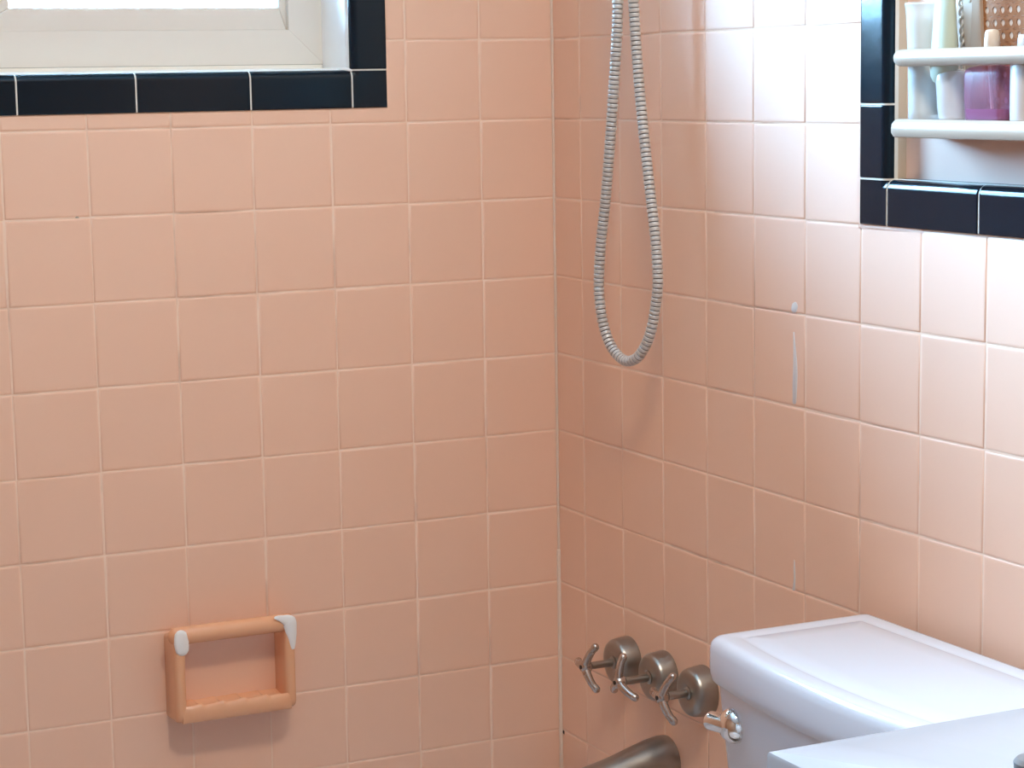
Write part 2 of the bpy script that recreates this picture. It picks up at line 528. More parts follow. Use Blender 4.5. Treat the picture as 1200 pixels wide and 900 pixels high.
# caulk between black border and reveal
bm = bmesh.new()
rnd = random.Random(3)
pts = [(IX1-.0006+rnd.gauss(0, .0007), .0120, IZ0+.004+k*(IZ1-IZ0)/40) for k in range(40)]
add_tube(bm, catmull(pts, 3), [.0024+.0007*noise.noise(Vector((k*.31, 0, 0))) for k in range(39*3+1)], 8)
pts = [(IX0+.01+k*(IX1-IX0-.02)/40, .0120, IZ0-.0002+rnd.gauss(0, .0004)) for k in range(41)]
add_tube(bm, catmull(pts, 3), .0022, 8)
add_tube(bm, [(IX1-.012, .010, IZ0+.001), (IX1-.003, .006, IZ0+.000), (IX1+.001, .003, IZ0-.001)], [.0025, .0036, .0020], 8)
part('caulk_line', bm, M['white_caulk'], win)

# sliding sash (right) and an unseen fixed light to its left, added for more daylight
def sash(x0, x1, z0, z1, wl, wr, wb, wt, y0, y1, label=None):
    bm = bmesh.new()
    out = [(x0, z0), (x1, z0), (x1, z1), (x0, z1)]
    inn = [(x0+wl, z0+wb), (x1-wr, z0+wb), (x1-wr, z1-wt), (x0+wl, z1-wt)]
    for i in range(4):
        j = (i+1) % 4
        add_stack(bm, [out[i], out[j], inn[j], inn[i]], [(y1, 0), (y0+.0012, 0), (y0, .0012)], lambda a, b, h: Vector((a, h, b)))
    s = part('sash', bm, M['vinyl'], win)
    g = part('pane', box(x0+wl-.004, x1-wr+.004, (y0+y1)/2-.002, (y0+y1)/2+.002, z0+wb-.004, z1-wt+.004), M['glass'], s, smooth=False)
    return s
SZ0, SZ1 = H+.0165, FZ1-.047
SX1 = FX1-.0485
sash(-.775, SX1, SZ0, SZ1, .050, .0105, .0300, .030, FD+.010, FD+.040)
sash(FX0+.0485, -.735, SZ0, SZ1, .030, .050, .0300, .030, FD+.042, FD+.070)

# ------------------------------------------------------------------ soap dish
def soap_dish():
    X0, X1 = -.5850, -.4190
    Z0, Z1 = H-.8800, H-.7530
    D = .047
    t = thing('soap_dish', 'peach ceramic soap dish with grab bar fixed to the tiled wall under the window', 'soap dish', ((X0+X1)/2, 0, Z0))
    # frame: two cheeks with rounded fronts
    def cheek(xa, xb):
        bm = bmesh.new()
        prof = round_poly([(-D, Z0), (.012, Z0-.002), (.012, Z1-.017), (-D, Z1)], [.015, .007, .007, .012], 8)
        m = (xa+xb)/2; w = (xb-xa)/2
        lay = [(-w, .0055), (-w*.86, .0022), (-w*.55, .0004), (0, 0), (w*.55, .0004), (w*.86, .0022), (w, .0055)]
        add_stack(bm, prof, lay, lambda a, b, h: Vector((m+h, a, b)))
        return bm
    part('side_cheek', cheek(X0, X0+.0145), M['dish'], t)
    part('side_cheek', cheek(X1-.0145, X1), M['dish'], t)
    # grab bar
    bm = bmesh.new()
    add_tube(bm, [(X0+.006, -D+.0125, Z1-.0115), (X1-.006, -D+.0125, Z1-.0115)], .0118, 24)
    part('grab_bar', bm, M['dish'], t)
    # tray with ridged, scalloped front lip
    bm = bmesh.new()
    xa, xb = X0+.008, X1-.008
    NX, NY = 120, 18
    ztop = Z0+.0185
    def scal(x):
        u = (x-xa)/(xb-xa)*5.0
        f = u-math.floor(u)
        k = min(1, f/.86)**1.6 if f < .86 else 1-((f-.86)/.14)**.8
        return k*min(1, max(0, 4.55-u)*3)
    top, bot = [], []
    for i in range(NX+1):
        x = xa+(xb-xa)*i/NX; s = scal(x)
        e_ = min(1, min(x-xa, xb-x)/.014); tap = e_*e_*(3-2*e_)
        rt, rb = [], []
        for j in range(NY+1):
            v = j/NY; y = -.0005-(D-.002)*v
            rise = .0030*s*min(1, .25+v)
            z = ztop+.0008-.0035*math.sin(v*PI)*.8+rise
            if v > .80: z += .0030*math.sin((v-.80)/.20*PI/2)
            rt.append(Vector((x, y, z)))
        ye = -D+.0015-.0012*s
        zt = ztop+.0038+.0030*s
        # rounded nose
        for k in range(1, 9):
            a = k/8*PI
            hh = (zt-Z0)/2
            rt.append(Vector((x, -D+.002-(.0018+.0037*tap)*math.sin(a)**.8, zt-hh+hh*math.cos(a))))
        rt.append(Vector((x, -.002, Z0)))
        top.append(rt)
    add_loft(bm, top, True, True, True)
    part('soap_tray', bm, M['dish'], t)
    part('back_plate', box(X0+.010, X1-.010, -.0035, .002, Z0+.010, Z1-.009, .001, 1), M['tile'], t)
    # white caulk smeared over the two upper corners
    bm = bmesh.new()
    def smear(pts, rad, flat):
        add_tube(bm, catmull([(a, 0, b) for a, b in pts], 6), [r for r in rad_path(rad, 6)], 18)
        for v in bm.verts: v.co.y = -D+.0004+v.co.y*flat
    def rad_path(r, sub):
        o = []
        for a, b in zip(r, r[1:]): o += [a+(b-a)*k/sub for k in range(sub)]
        return o+[r[-1]]
    smear([(X0+.0085, Z1-.0085), (X0+.0090, Z1-.0180), (X0+.0100, Z1-.0270)], [.0085, .0100, .0090], .42)
    part('caulk_patch', bm, M['white_caulk'], t)['label'] = 'white caulk on upper left corner'
    bm = bmesh.new()
    smear([(X1-.0270, Z1-.0005), (X1-.0180, Z1-.0030), (X1-.0085, Z1-.0085), (X1-.0060, Z1-.0200), (X1-.0045, Z1-.0310), (X1-.0040, Z1-.0440)], [.0022, .0050, .0100, .0080, .0056, .0026], .42)
    part('caulk_patch', bm, M['white_caulk'], t)['label'] = 'white caulk running down upper right corner'
    return t
soap_dish()

# ------------------------------------------------------------------ shower valves
def valve(y, z, phi, label, hub=.0735, L=.0335):
    t = thing('shower_valve', label, 'tap', (0, y, z), 'three-spoke valves in a row on the tiled wall')
    bm = bmesh.new()
    add_lathe(bm, [(0, .0325), (.0015, .0330), (.004, .0328), (.020, .0312), (.0235, .0300), (.0260, .0280), (.0275, .0250), (.0280, .0215), (.0278, .0120), (.0265, .0095), (.0262, .003)], (0, y, z), (-1, 0, 0), 40)
    part('escutcheon', bm, M['nickel'], t)
    bm = bmesh.new()
    add_lathe(bm, [(.0255, .0085), (.0275, .0085), (.0285, .0072), (.0290, .0052), (hub-.012, .0050), (hub-.002, .0050)], (0, y, z), (-1, 0, 0), 20)
    part('stem', bm, M['nickel'], t)
    bm = bmesh.new()
    add_lathe(bm, [(hub-.009, .0058), (hub-.0065, .0082), (hub-.0005, .0088), (hub+.004, .0075), (hub+.006, .0055), (hub+.0065, .0020)], (0, y, z), (-1, 0, 0), 20)
    hd = part('handle', bm, M['nickel_bright'], t)
    for k in range(3):
        a = math.radians(phi+120*k)
        up, my = math.cos(a), math.sin(a)      # up, towards the camera
        def pt(r, back): return Vector((-hub+back, y-my*r, z+up*r))
        bm = bmesh.new()
        path = catmull([pt(.003, 0), pt(.38*L, .0006), pt(.72*L, .0032), pt(L, .0078)], 5)
        add_tube(bm, path, [.0060-.0014*i/15+(.0006 if i > 12 else 0) for i in range(16)], 14)
        part('spoke', bm, M['nickel_bright'], hd)
    bm = bmesh.new(); add_lathe(bm, [(hub+.0060, .0028), (hub+.0074, .0028), (hub+.0076, .0012)], (0, y, z), (-1, 0, 0), 12)
    part('screw', bm, M['dark'], hd)
    return t
valve(-.2055, H-.8325, 28, 'worn nickel three-spoke shower valve nearest the tiled corner', .0690)
valve(-.3025, H-.8300, -3, 'worn nickel three-spoke shower valve in the middle of the row, above the tub spout', .0705, .0325)
valve(-.4020, H-.8262, 28, 'worn nickel three-spoke shower valve partly behind the toilet flush lever', .0645)

# tub spout
t = thing('tub_spout', 'worn nickel bathtub spout on the tiled wall below the valves', 'spout', (0, -.306, H-.947))
bm = bmesh.new()
rings = []
N = 32
prof = [(0, .0335, .0335, 0), (.004, .0345, .0345, 0), (.012, .0345, .0345, 0), (.030, .0325, .0320, -.0005), (.055, .0285, .0270, -.0022), (.080, .0255, .0225, -.0050),
        (.105, .0235, .0200, -.0080), (.122, .0225, .0200, -.0110), (.133, .0200, .0180, -.0135), (.140, .0140, .0140, -.0165), (.1425, .006, .006, -.018)]
for d, ry, rz, dz in prof:
    rings.append([Vector((-d, -.306+ry*math.cos(2*PI*i/N), H-.945+dz+rz*math.sin(2*PI*i/N))) for i in range(N)])
add_loft(bm, rings)
part('spout_body', bm, M['nickel'], t)
bm = bmesh.new(); add_lathe(bm, [(0, .0130), (.016, .0130), (.018, .0115), (.0175, .003)], (-.117, -.306, H-.965), (0, 0, -1), 24)
part('outlet', bm, M['nickel'], t)

# ------------------------------------------------------------------ shower hose
hp = [(-.2860, .360), (-.2880, .250), (-.2925, .150), (-.2972, .0417), (-.0, 0)]
import types
CAMO = Vector((-1.4069, -2.7447, -.0527)); CF = 2587.19
_y, _p, _r = .4531, -.1376, -.0162
fwd = Vector((math.sin(_y)*math.cos(_p), math.cos(_y)*math.cos(_p), math.sin(_p)))
rt_ = Vector((math.cos(_y), -math.sin(_y), 0)); up_ = rt_.cross(fwd)
RT = rt_*math.cos(_r)+up_*math.sin(_r); UP = -rt_*math.sin(_r)+up_*math.cos(_r)
# hose centre line in the plane x = -.060, as (y, z) read once from the survey of the photo
HOSE = [(-.2930, .400), (-.2932, .300), (-.2935, .180), (-.2972, .0417), (-.2815, -.0840), (-.2620, -.1975), (-.2466, -.2633), (-.2394, -.3160),
        (-.2432, -.3475), (-.2536, -.3745), (-.2755, -.3985), (-.3065, -.4100), (-.3350, -.4050), (-.3560, -.3905), (-.3730, -.3700),
        (-.3850, -.3420), (-.3920, -.3060), (-.3950, -.3020+.02), (-.3880, -.2490), (-.3745, -.1860), (-.3530, -.0770), (-.3375, .0400), (-.3270, .180), (-.3240, .300), (-.3238, .400)]
HOSE[16:18] = [(-.3935, -.3030)]
hs = thing('shower_hose', 'grey ribbed shower hose hanging in a long loop before the tiled wall', 'hose', (-.060, -.31, H-.416))
HN = len(HOSE)
def hose_pt(k):
    y, z = HOSE[k]
    d = .070 if k < 9 else (.050 if k > HN-10 else .070-.020*(k-8)/(HN-17))
    f = max(0, min(1, (.20-z)/.25)); d = .06+(d-.06)*f*f*(3-2*f)
    return (-d, y-(d-.06)*1.86, H+z+(d-.06)*.18)
path = resample(catmull([hose_pt(k) for k in range(HN)], 24), .00058)
PITCH = 10   # rings per rib
rad = []
for i in range(len(path)):
    u = (i % PITCH)/PITCH
    rad.append(.0050+.0019*min(1, 1.25*math.sin(PI*u)**.5))
bm = bmesh.new()
V = add_tube(bm, path, rad, 12, round_ends=False)
bm.faces.ensure_lookup_table()
for k, f in enumerate(bm.faces):
    if (k//12) % PITCH in (0, 9): f.material_index = 1
part('ribbed_tube', bm, [M['hose'], M['groove']], hs)
for y in (-.2930, -.3238):
    bm = bmesh.new()
    add_lathe(bm, [(-.004, .0072), (0, .0088), (.016, .0088), (.018, .0098), (.024, .0098), (.025, .006)], (-.060, y, H+.398), (0, 0, 1), 6 if 0 else 20)
    part('end_nut', bm, M['chrome'], hs)
# the fixture it hangs from, above the picture
fx = thing('shower_fixture', 'chrome shower arm and hand shower holding both ends of the hose', 'shower', (0, -.3238, H+.45))
bm = bmesh.new()
add_lathe(bm, [(0, .030), (.004, .030), (.010, .018), (.012, .010)], (0, -.3238, H+.452), (-1, 0, 0), 28)
part('flange', bm, M['chrome'], fx)
bm = bmesh.new()
add_tube(bm, catmull([(-.004, -.3238, H+.452), (-.040, -.3238, H+.452), (-.056, -.3238, H+.444), (-.060, -.3238, H+.421)], 6), .0085, 16)
part('shower_arm', bm, M['chrome'], fx)
bm = bmesh.new()
add_tube(bm, [(-.012, -.300, H+.452), (-.060, -.293, H+.470)], .007, 12)
add_lathe(bm, [(-.012, .014), (.012, .015)], (-.060, -.293, H+.470), (0, 0, 1), 20)
part('holder', bm, M['chrome'], fx)
bm = bmesh.new()
add_tube(bm, catmull([(-.060, -.293, H+.421), (-.060, -.293, H+.50), (-.066, -.293, H+.60), (-.085, -.293, H+.655)], 6), [.0095]*7+[.012]*12, 18)
add_lathe(bm, [(-.012, .014), (0, .034), (.014, .038), (.020, .036), (.021, .004)], (-.088, -.293, H+.665), (-.85, 0, -.5), 28)
part('hand_shower', bm, M['chrome'], fx)

# ------------------------------------------------------------------ toilet
tl = thing('toilet', 'white porcelain toilet whose tank stands against the tiled wall beside the vanity', 'toilet', (-.30, -1.015, 0))
YC = -1.0165
ZL = H-.6420
def plan(hw, front, bow, back, rf=.026, rb=.014):
    """tank outline, counter-clockwise in (x, y)"""
    pts = []
    n = 22
    L = []
    for i in range(n+1):
        v = -1+2*i/n
        L.append((front-bow*(1-v*v), YC+hw*v))
    # front edge runs from -y to +y, then back edge
    poly = [(back, YC+hw), *[(x, y) for x, y in L[::-1]], (back, YC-hw)]
    # round the four corners
    out = []
    idx = {0: rb, 1: rf, len(poly)-2: rf, len(poly)-1: rb}
    m = len(poly)
    for i, p in enumerate(poly):
        if i in idx:
            p0 = Vector(poly[i-1]); p1 = Vector(poly[(i+1) % m]); p = Vector(p); r = idx[i]
            a = p+(p0-p).normalized()*min(r, .9*(p-p0).length); b = p+(p1-p).normalized()*min(r, .9*(p1-p).length)
            for k in range(6):
                tt = k/5; out.append(a*(1-tt)**2+p*2*tt*(1-tt)+b*tt*tt)
        else: out.append(Vector(p))
    return out
def ccw(P):
    s = sum(P[i-1][0]*P[i][1]-P[i][0]*P[i-1][1] for i in range(len(P)))
    return P if s > 0 else P[::-1]
lid = ccw(plan(.250, -.2085, .032, -.018))
body = ccw(plan(.2360, -.2145, .020, -.020, .014, .010))
XY = lambda a, b, h: Vector((a, b, h))
def lid_ring(d, z):
    P = ccw(plan(.2455-d, -.2215+d*.93, .021-d*.05, -.012-d, max(.004, .016-d*.25), max(.003, .007-d*.1)))
    return [Vector((p[0], p[1], z)) for p in P]
bm = bmesh.new()
add_loft(bm, [lid_ring(d, z) for z, d in [(ZL-.051, .008), (ZL-.051, .0045), (ZL-.048, .0022), (ZL-.040, .0005), (ZL-.034, 0), (ZL-.015, .0004), (ZL-.0085, .0014), (ZL-.0045, .0035), (ZL-.0018, .0066), (ZL-.0008, .0100), (ZL-.0006, .013),
                    (ZL-.0006, .024), (ZL-.0014, .0275), (ZL-.0018, .030), (ZL-.0012, .033), (ZL, .037), (ZL, .060)]], cap1='fan')
part('tank_lid', bm, M['porcelain'], tl)
bm = bmesh.new()
lay = [(ZL-.049, .002), (ZL-.052, 0)]
for k in range(1, 9):
    u = k/8; lay.append((ZL-.052-.31*u, .030*u+.010*max(0, u-.7)/.3))
lay += [(ZL-.372, .055)]
add_stack(bm, body, lay, XY)
tank = part('tank', bm, M['porcelain'], tl)
# flush lever on the front of the tank
LV = Vector((-.2170, -.8230, H-.7300))
bm = bmesh.new()
n_ = Vector((-1, .16, 0)).normalized()
add_lathe(bm, [(-.004, .0195), (.002, .0195), (.006, .0185), (.011, .0155), (.015, .0105), (.0170, .003)], LV, n_, 28)
lev = part('flush_lever', bm, M['chrome'], tl)
bm = bmesh.new()
d_ = Vector((-.22, .97, .03)).normalized()
add_lathe(bm, [(-.004, .0085), (.006, .0092), (.022, .0104), (.0255, .0100), (.0275, .0085), (.0285, .0060), (.0287, .002)], LV+n_*.009, d_, 24)
part('lever_arm', bm, M['chrome'], lev)
# bowl and seat (below the picture)
bm = bmesh.new()
def egg(sx, sy, cx, z, n=40):
    return [Vector((cx-sx*math.cos(2*PI*i/n)*(1.12 if math.cos(2*PI*i/n) > 0 else .88), YC+sy*math.sin(2*PI*i/n), z)) for i in range(n)]
add_loft(bm, [egg(.23, .11, -.37, 0.002), egg(.22, .10, -.37, .04), egg(.17, .085, -.36, .14), egg(.20, .12, -.40, .25), egg(.245, .175, -.43, .34), egg(.250, .185, -.43, .385), egg(.235, .172, -.43, .392)])
add_box(bm, -.27, -.03, YC-.10, YC+.10, .25, .384, .02, 3)
part('bowl', bm, M['porcelain'], tl)
bm = bmesh.new()
add_loft(bm, [egg(.245, .180, -.43, .393), egg(.252, .187, -.43, .400), egg(.250, .186, -.43, .412), egg(.235, .172, -.43, .420)])
part('seat', bm, M['porcelain'], tl)

# ------------------------------------------------------------------ vanity
VZ = H-.560
VX, VY0, VY1 = -.5295, -2.30, -1.3735
vn = thing('vanity', 'white vanity with a glossy countertop beside the toilet tank', 'vanity', (-.26, (VY0+VY1)/2, 0))
BX, BY, BA, BB = -.27, -1.86, .155, .22
bm = bmesh.new()
outer = round_poly([(VX, VY0), (0-.003, VY0), (0-.003, VY1), (VX, VY1)], .004, 2)
# top with an integral oval bowl: ring from outline to oval, then down
n = 64
def orim(k, s=1): a = 2*PI*k/n; return (BX+BA*s*math.cos(a), BY+BB*s*math.sin(a))
def edge(k):
    a = 2*PI*k/n; dx, dy = math.cos(a), math.sin(a)
    ts = []
    if dx > 1e-9: ts.append((-.003-BX)/dx)
    if dx < -1e-9: ts.append((VX-BX)/dx)
    if dy > 1e-9: ts.append((VY1-BY)/dy)
    if dy < -1e-9: ts.append((VY0-BY)/dy)
    t_ = min(ts); return (BX+dx*t_, BY+dy*t_)
ks = list(range(n))
angs = sorted([(2*PI*k/n) for k in ks]+[math.atan2(cy-BY, cx-BX) % (2*PI) for cx in (VX, -.003) for cy in (VY0, VY1)])
def edge_a(a):
    dx, dy = math.cos(a), math.sin(a); ts = []
    if dx > 1e-9: ts.append((-.003-BX)/dx)
    if dx < -1e-9: ts.append((VX-BX)/dx)
    if dy > 1e-9: ts.append((VY1-BY)/dy)
    if dy < -1e-9: ts.append((VY0-BY)/dy)
    t_ = min(ts); return (BX+dx*t_, BY+dy*t_)
def ring(fn, z): return [Vector((*fn(a), z)) for a in angs]
inward = lambda d: (lambda a: ((lambda p: (max(VX+d, min(-.003-d, p[0])), max(VY0+d, min(VY1-d, p[1]))))(edge_a(a))))
ov = lambda s: (lambda a: (BX+BA*s*math.cos(a), BY+BB*s*math.sin(a)))
add_loft(bm, [ring(inward(.012), VZ-.034), ring(inward(0), VZ-.034), ring(inward(0), VZ-.0035), ring(inward(.0010), VZ-.0010), ring(inward(.0035), VZ),
              ring(ov(1.03), VZ), ring(ov(1.0), VZ-.003), ring(ov(.93), VZ-.05), ring(ov(.75), VZ-.10), ring(ov(.40), VZ-.125), ring(ov(.08), VZ-.13)], True, True, True)
part('countertop', bm, M['counter'], vn)
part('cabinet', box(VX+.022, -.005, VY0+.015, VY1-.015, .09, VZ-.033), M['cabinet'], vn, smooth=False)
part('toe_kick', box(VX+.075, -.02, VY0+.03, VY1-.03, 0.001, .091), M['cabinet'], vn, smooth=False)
for y0, y1, ky in ((VY0+.03, -1.845, -1.88), (-1.830, VY1-.03, -1.80)):
    bm = box(VX+.004, VX+.0215, y0, y1, .12, VZ-.06, .003, 2)
    d = part('cabinet_door', bm, M['cabinet'], vn)
    bm = bmesh.new(); add_lathe(bm, [(0, .006), (.012, .006), (.016, .013), (.024, .013), (.028, .004)], (VX+.004, ky, VZ-.16), (-1, 0, 0), 18)
    part('knob', bm, M['chrome'], d)
fa = thing('faucet', 'chrome faucet standing at the wall side of the vanity sink', 'faucet', (-.07, BY, VZ))
bm = bmesh.new(); add_lathe(bm, [(0, .026), (.004, .026), (.010, .018), (.09, .016), (.10, .008)], (-.07, BY, VZ), (0, 0, 1), 24)
part('faucet_body', bm, M['chrome'], fa)
bm = bmesh.new(); add_tube(bm, catmull([(-.075, BY, VZ+.07), (-.13, BY, VZ+.105), (-.18, BY, VZ+.095), (-.195, BY, VZ+.06)], 6), .010, 16)
part('faucet_spout', bm, M['chrome'], fa)
bm = bmesh.new(); add_tube(bm, [(-.07, BY, VZ+.10), (-.05, BY, VZ+.135)], [.008, .006], 12)
part('faucet_lever', bm, M['chrome'], fa)
# small grey stopper lying on the counter, just at the edge of the picture
st = thing('sink_stopper', 'small grey rubber stopper lying on the white countertop at the right edge', 'stopper', (-.3880, -1.5120, VZ))
bm = bmesh.new(); add_lathe(bm, [(.0002, .0125), (.003, .0150), (.008, .0155), (.011, .0130), (.012, .006)], (-.3880, -1.5120, VZ), (0, 0, 1), 28)
part('plug', bm, M['rubber'], st)
bm = bmesh.new(); add_tube(bm, [(-.3880, -1.5120, VZ+.011), (-.3880, -1.5120, VZ+.0135)], .0040, 12)
part('pull_knob', bm, M['rubber'], st)

# ------------------------------------------------------------------ bathtub under the window (below the picture)
bt = thing('bathtub', 'white enamel bathtub in the tiled corner under the window', 'bathtub', (-.78, -.38, 0))
bm = bmesh.new()
def rr(x0, x1, y0, y1, r, z, k=6):
    return [Vector((p.x, p.y, z)) for p in round_poly([(x0, y0), (x1, y0), (x1, y1), (x0, y1)], r, k)]
a = (-1.56, -.004, -.755, -.004)
def sh(d): return (a[0]+d, a[1]-d, a[2]+d, a[3]-d)
add_loft(bm, [rr(*sh(.012), .02, .002), rr(*sh(.012), .02, .325), rr(*sh(0), .02, .335), rr(*sh(0), .02, .352), rr(*sh(.006), .02, .358),
              rr(*sh(.062), .10, .358), rr(*sh(.072), .10, .350), rr(*sh(.10), .12, .20), rr(*sh(.14), .12, .08), rr(*sh(.20), .10, .06)])
part('tub_shell', bm, M['porcelain'], bt)

# ------------------------------------------------------------------ niche, shelf and the toiletries
ny0, ny1 = -(NIC[1]-BW), -(NIC[0]+BW)
nz0, nz1 = H+NIC[2]+BW, H+NIC[3]-BW
XB = .0225                                  # painted board closing the niche
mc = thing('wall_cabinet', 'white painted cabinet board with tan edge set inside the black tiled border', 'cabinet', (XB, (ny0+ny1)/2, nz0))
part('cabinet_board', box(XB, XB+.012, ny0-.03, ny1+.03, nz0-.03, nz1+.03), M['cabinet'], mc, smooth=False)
bm = bmesh.new()
for b in ((.0118, XB+.004, ny1-.0010, ny1+.03, nz0-.02, nz1+.02), (.0118, XB+.004, ny0-.03, ny0+.0010, nz0-.02, nz1+.02), (.0118, XB+.004, ny0-.02, ny1+.02, nz1-.001, nz1+.03)):
    add_box(bm, *b)
part('edge_strip', bm, M['tan'], mc, smooth=False)
part('bottom_strip', box(.0118, XB+.004, ny0-.02, ny1+.02, nz0-.03, nz0+.0008), M['black'], mc, smooth=False)

SY0, SY1 = -1.20, -.8395
SZ = H-.1010                                # top of the ledge
sf = thing('toiletry_shelf', 'ivory plastic shelf with a front rail, fixed to the white board over the toilet', 'shelf', (0, (SY0+SY1)/2, SZ-.02))
XFR = -.0425
bm = bmesh.new()
# ledge: rounded front edge and rounded left and right ends
def ledge_plan(): return round_poly([(XFR, SY0), (XB-.0003, SY0), (XB-.0003, SY1), (XFR, SY1)], [.016, .001, .001, .016], 6)
add_stack(bm, ledge_plan(), [(SZ-.0190, .006), (SZ-.0180, .0025), (SZ-.0140, .0002), (SZ-.0095, 0), (SZ-.005, .0008), (SZ-.0015, .0035), (SZ-.0000, .0065), (SZ-.0012, .0095), (SZ-.0016, .012)], XY)
part('ledge', bm, M['ivory'], sf)
bm = bmesh.new()
RZ = H-.0385; rr_ = .0088
xr = XFR+rr_
c = catmull([(XB+.001, SY1-.004, RZ), (xr+.028, SY1-.0045, RZ), (xr+.010, SY1-.0065, RZ), (xr+.002, SY1-.013, RZ), (xr, SY1-.024, RZ)], 6)
c2 = [Vector((p.x, SY0+SY1-p.y, p.z)) for p in c][::-1]
add_tube(bm, c+c2, rr_, 20, round_ends=False)
part('front_rail', bm, M['ivory'], sf)
BASE = SZ-.0016

# clear tumbler of cotton-like pale contents, leftmost
def prof_lathe(name, prof, x, y, mat, parent, n=28, cap1=True, cap0=True):
    bm = bmesh.new(); add_lathe(bm, prof, (x, y, BASE), (0, 0, 1), n, cap1=cap1, cap0=cap0)
    return part(name, bm, mat, parent)
xq = -.0080
t = thing('tumbler', 'tall clear plastic tumbler at the left end of the ivory shelf', 'tumbler', (xq, -.8590, BASE))
prof_lathe('cup', [(.0, .0150), (.002, .0165), (.060, .0172), (.110, .0195), (.1165, .0203), (.1185, .0212), (.1205, .0205), (.119, .0190), (.110, .0182), (.060, .0160), (.006, .0150), (.004, .002)], xq, -.8590, M['clear'], t)
prof_lathe('contents', [(.0065, .0135), (.10, .0160), (.104, .0130), (.105, .002)], xq, -.8590, M['lotion'], t)

t = thing('lotion_bottle', 'small clear bottle with a tapered mint cap, between the clear tumbler and the purple bottle', 'bottle', (xq-.004, -.9140, BASE))
prof_lathe('bottle_body', [(0, .0125), (.002, .0150), (.012, .0165), (.034, .0180), (.046, .0190), (.050, .0170), (.052, .010)], xq-.004, -.9140, M['clear_body'], t)
bm = bmesh.new()
rings = []
for z, ry, rx, dy in ((.0375, .004, .003, .008), (.0400, .010, .007, .0055), (.045, .0150, .010, .003), (.052, .0180, .0115, .0010), (.062, .0188, .0115, 0), (.090, .0165, .0095, 0), (.125, .0145, .0070, .0005), (.165, .0130, .0035, .001), (.172, .0128, .0015, .001)):
    rings.append([Vector((xq-.013+rx*math.cos(2*PI*i/28), -.9100+dy+ry*math.sin(2*PI*i/28), BASE+z)) for i in range(28)])
add_loft(bm, rings)
part('mint_cap', bm, M['mint'], t)

PX, PY = -.0100, -.9775
t = thing('pump_bottle', 'translucent purple bottle with a cream cap standing on the ivory shelf', 'bottle', (PX, PY, BASE))
def sq(hx, hy, z, r): return [Vector((PX+p.x, PY+p.y, BASE+z)) for p in round_poly([(-hx, -hy), (hx, -hy), (hx, hy), (-hx, hy)], r, 5)]
bm = bmesh.new()
add_loft(bm, [sq(.0160, .0285, 0, .008), sq(.0175, .0300, .003, .009), sq(.0180, .0312, .025, .009), sq(.0180, .0318, .046, .009), sq(.0172, .0306, .0505, .009), sq(.0140, .0280, .0535, .008), sq(.0090, .0140, .055, .006)])
part('bottle_body', bm, M['purple'], t)
bm = bmesh.new()
add_loft(bm, [sq(.0140, .0285, .002, .008), sq(.0155, .0300, .005, .008), sq(.0160, .0303, .0125, .008)])
part('liquid', bm, M['purple_liquid'], t)
bm = bmesh.new(); add_lathe(bm, [(.006, .0016), (.055, .0016)], (PX-.004, PY-.002, BASE), (-.03, .08, 1), 10)
part('dip_tube', bm, M['cream_cap'], t)
bm = bmesh.new(); add_lathe(bm, [(.0545, .0072), (.056, .0080), (.078, .0078), (.0870, .0072), (.0895, .0058), (.0902, .002)], (PX, PY+.0060, BASE), (0, 0, 1), 24)
part('cap', bm, M['cream_cap'], t)

t = thing('white_bottle', 'white plastic bottle on the ivory shelf right of the purple bottle', 'bottle', (PX, -1.0350, BASE))
prof_lathe('bottle_body', [(0, .0200), (.002, .0217), (.056, .0220), (.064, .0210), (.069, .0165), (.0705, .0135)], PX, -1.0350, M['white_plastic'], t)
prof_lathe('cap', [(.070, .0145), (.071, .0152), (.080, .0150), (.0830, .0142), (.0840, .012), (.0842, .003)], PX, -1.0345, M['white_plastic'], t)

# cane panel leaning on the board behind the bottles
t = thing('cane_panel', 'brown woven cane panel with a greyed wooden batten leaning behind the bottles', 'panel', (.014, -.97, BASE))
tilt = math.radians(4.5)
def cp(a, b, h):    # a: to the right (towards camera), b: up, h: towards the room
    y = -.9030-a; z = b
    return Vector((.0125-h-.0, -.9030-(a*math.cos(tilt)-b*math.sin(tilt))+0, BASE+.001+b*math.cos(tilt)+a*math.sin(tilt)*.0))
bm = bmesh.new()
a0, a1, hgt = .034, .160, .205
CP = .0123
na, nb = int((a1-a0)/CP), int(hgt/.0128)
def cell(cx, cy, w, h):
    o = []; i = []
    k = 16
    for q in range(k):
        an = 2*PI*q/k
        dx, dy = math.cos(an), math.sin(an)
        s = min((w/2)/max(abs(dx), 1e-6), (h/2)/max(abs(dy), 1e-6))
        o.append((cx+dx*s, cy+dy*s)); i.append((cx+dx*w*.27, cy+dy*h*.27))
    VO = [bm.verts.new(cp(*p, .0004)) for p in o]; VI = [bm.verts.new(cp(*p, .0007)) for p in i]; VB = [bm.verts.new(cp(*p, -.0003)) for p in i]
    VO2 = [bm.verts.new(cp(*p, -.0003)) for p in o]
    for q in range(k):
        j = (q+1) % k
        bm.faces.new((VO[q], VO[j], VI[j], VI[q])); bm.faces.new((VI[q], VI[j], VB[j], VB[q])); bm.faces.new((VB[q], VB[j], VO2[j], VO2[q]))
for i in range(na):
    for j in range(nb): cell(a0+(i+.5)*CP, (j+.5)*.0128, CP, .0128)
bmesh.ops.remove_doubles(bm, verts=bm.verts[:], dist=.00005)
part('cane_webbing', bm, M['cane'], t)
bm = bmesh.new()
add_stack(bm, [(a0, .004), (a1, .004), (a1, hgt-.004), (a0, hgt-.004)], [(-.0020, 0), (-.0003, 0)], cp)  # added pale sheet so the cane holes look lit from behind
part('lit_hole_sheet', bm, M['backing'], t)
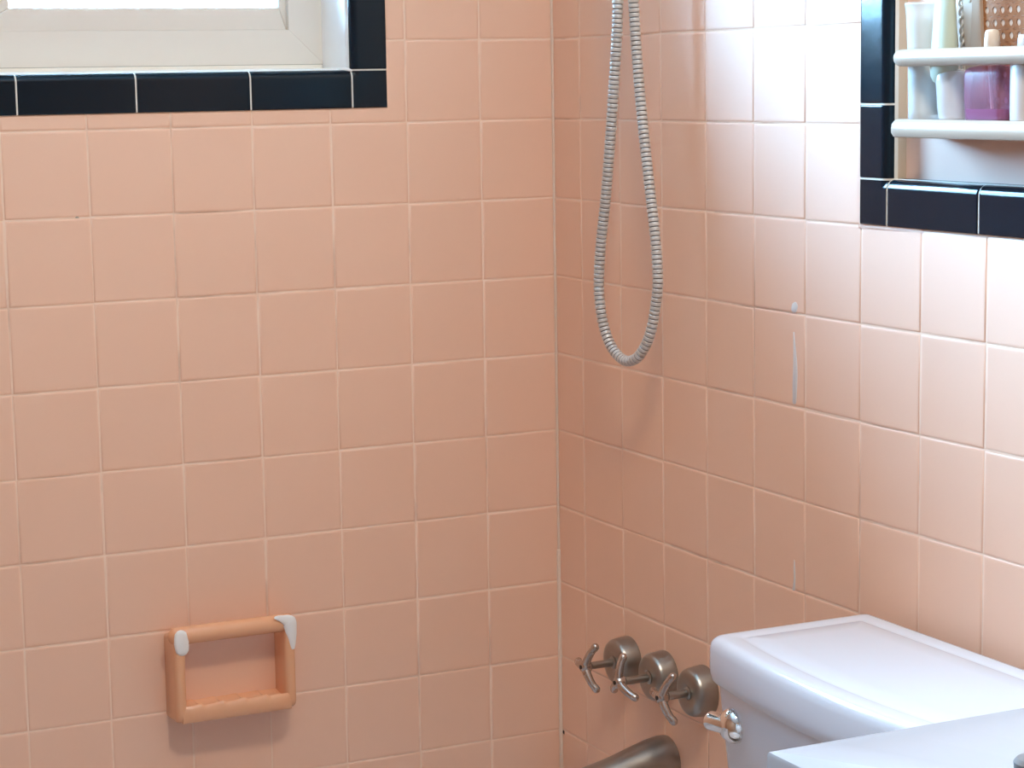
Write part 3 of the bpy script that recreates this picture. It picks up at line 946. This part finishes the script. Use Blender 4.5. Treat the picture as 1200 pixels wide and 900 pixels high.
bm = bmesh.new()
def bar(a0, a1, b0, b1, h0, h1):
    q = round_poly([(a0, b0), (a1, b0), (a1, b1), (a0, b1)], .002, 3)
    add_stack(bm, q, [(h0, 0), (h1-.002, 0), (h1-.0006, .0006), (h1, .002)], cp)
bar(.006, .0345, 0, hgt, -.003, .0045); bar(.1575, .176, 0, hgt, -.003, .0045); bar(.034, .158, hgt-.02, hgt, -.003, .004)
bar(.034, .158, 0, .012, -.003, .004)
part('batten', bm, M['batten'], t)
bm = bmesh.new()
for ph in (0, PI):
    pts = [cp(.0005+.0022*math.sin(k*.55+ph), .001+k*.0016, .0015+.0018*math.cos(k*.55+ph)) for k in range(int(hgt/.0016))]
    add_tube(bm, pts, .0015, 6)
part('braided_edge', bm, M['braid'], t)
bm = bmesh.new(); add_lathe(bm, [(0, .0024), (.0008, .0022), (.0010, .0008)], cp(.018, .120, .0045), (-1, 0, 0), 14)
part('nail', bm, M['dirt'], t)

# ------------------------------------------------------------------ light
w = bpy.data.worlds.new('World'); scene.world = w; w.use_nodes = True
bg = w.node_tree.nodes['Background']
bg.inputs['Color'].default_value = (.33, .65, 1.0, 1)
bg.inputs['Strength'].default_value = 128.0
L = bpy.data.lights.new('window_portal', 'AREA'); L.shape = 'RECTANGLE'; L.size = IX1-IX0; L.size_y = IZ1-IZ0
L.cycles.is_portal = True
o = bpy.data.objects.new('window_portal', L); COL.objects.link(o)
o.location = ((IX0+IX1)/2, .185, (IZ0+IZ1)/2); o.rotation_euler = (math.radians(-90), 0, 0)
L = bpy.data.lights.new('fill_light', 'AREA'); L.shape = 'DISK'; L.size = .30; L.energy = 19; L.color = (1, .85, .68)  # added warm fill above the view, lifts the back wall and corner
o = bpy.data.objects.new('fill_light', L); COL.objects.link(o); o.location = (-.62, -1.45, H+TOP-.03)

# ------------------------------------------------------------------ camera
cam = bpy.data.cameras.new('camera'); co = bpy.data.objects.new('camera', cam); COL.objects.link(co)
cam.sensor_fit = 'HORIZONTAL'; cam.sensor_width = 36; cam.lens = CF/1200*36
cam.clip_start = .05
mw = Matrix((RT, UP, -fwd)).transposed().to_4x4()
mw.translation = CAMO+Vector((0, 0, H))
co.matrix_world = mw
scene.camera = co
scene.view_settings.view_transform = 'Standard'
scene.view_settings.look = 'None'
scene.view_settings.gamma = 1
scene.view_settings.use_curve_mapping = False
scene.view_settings.exposure = -0.03
scene.cycles.use_denoising = True
scene.cycles.max_bounces = 12; scene.cycles.diffuse_bounces = 6; scene.cycles.transparent_max_bounces = 16
scene.cycles.sample_clamp_indirect = 6
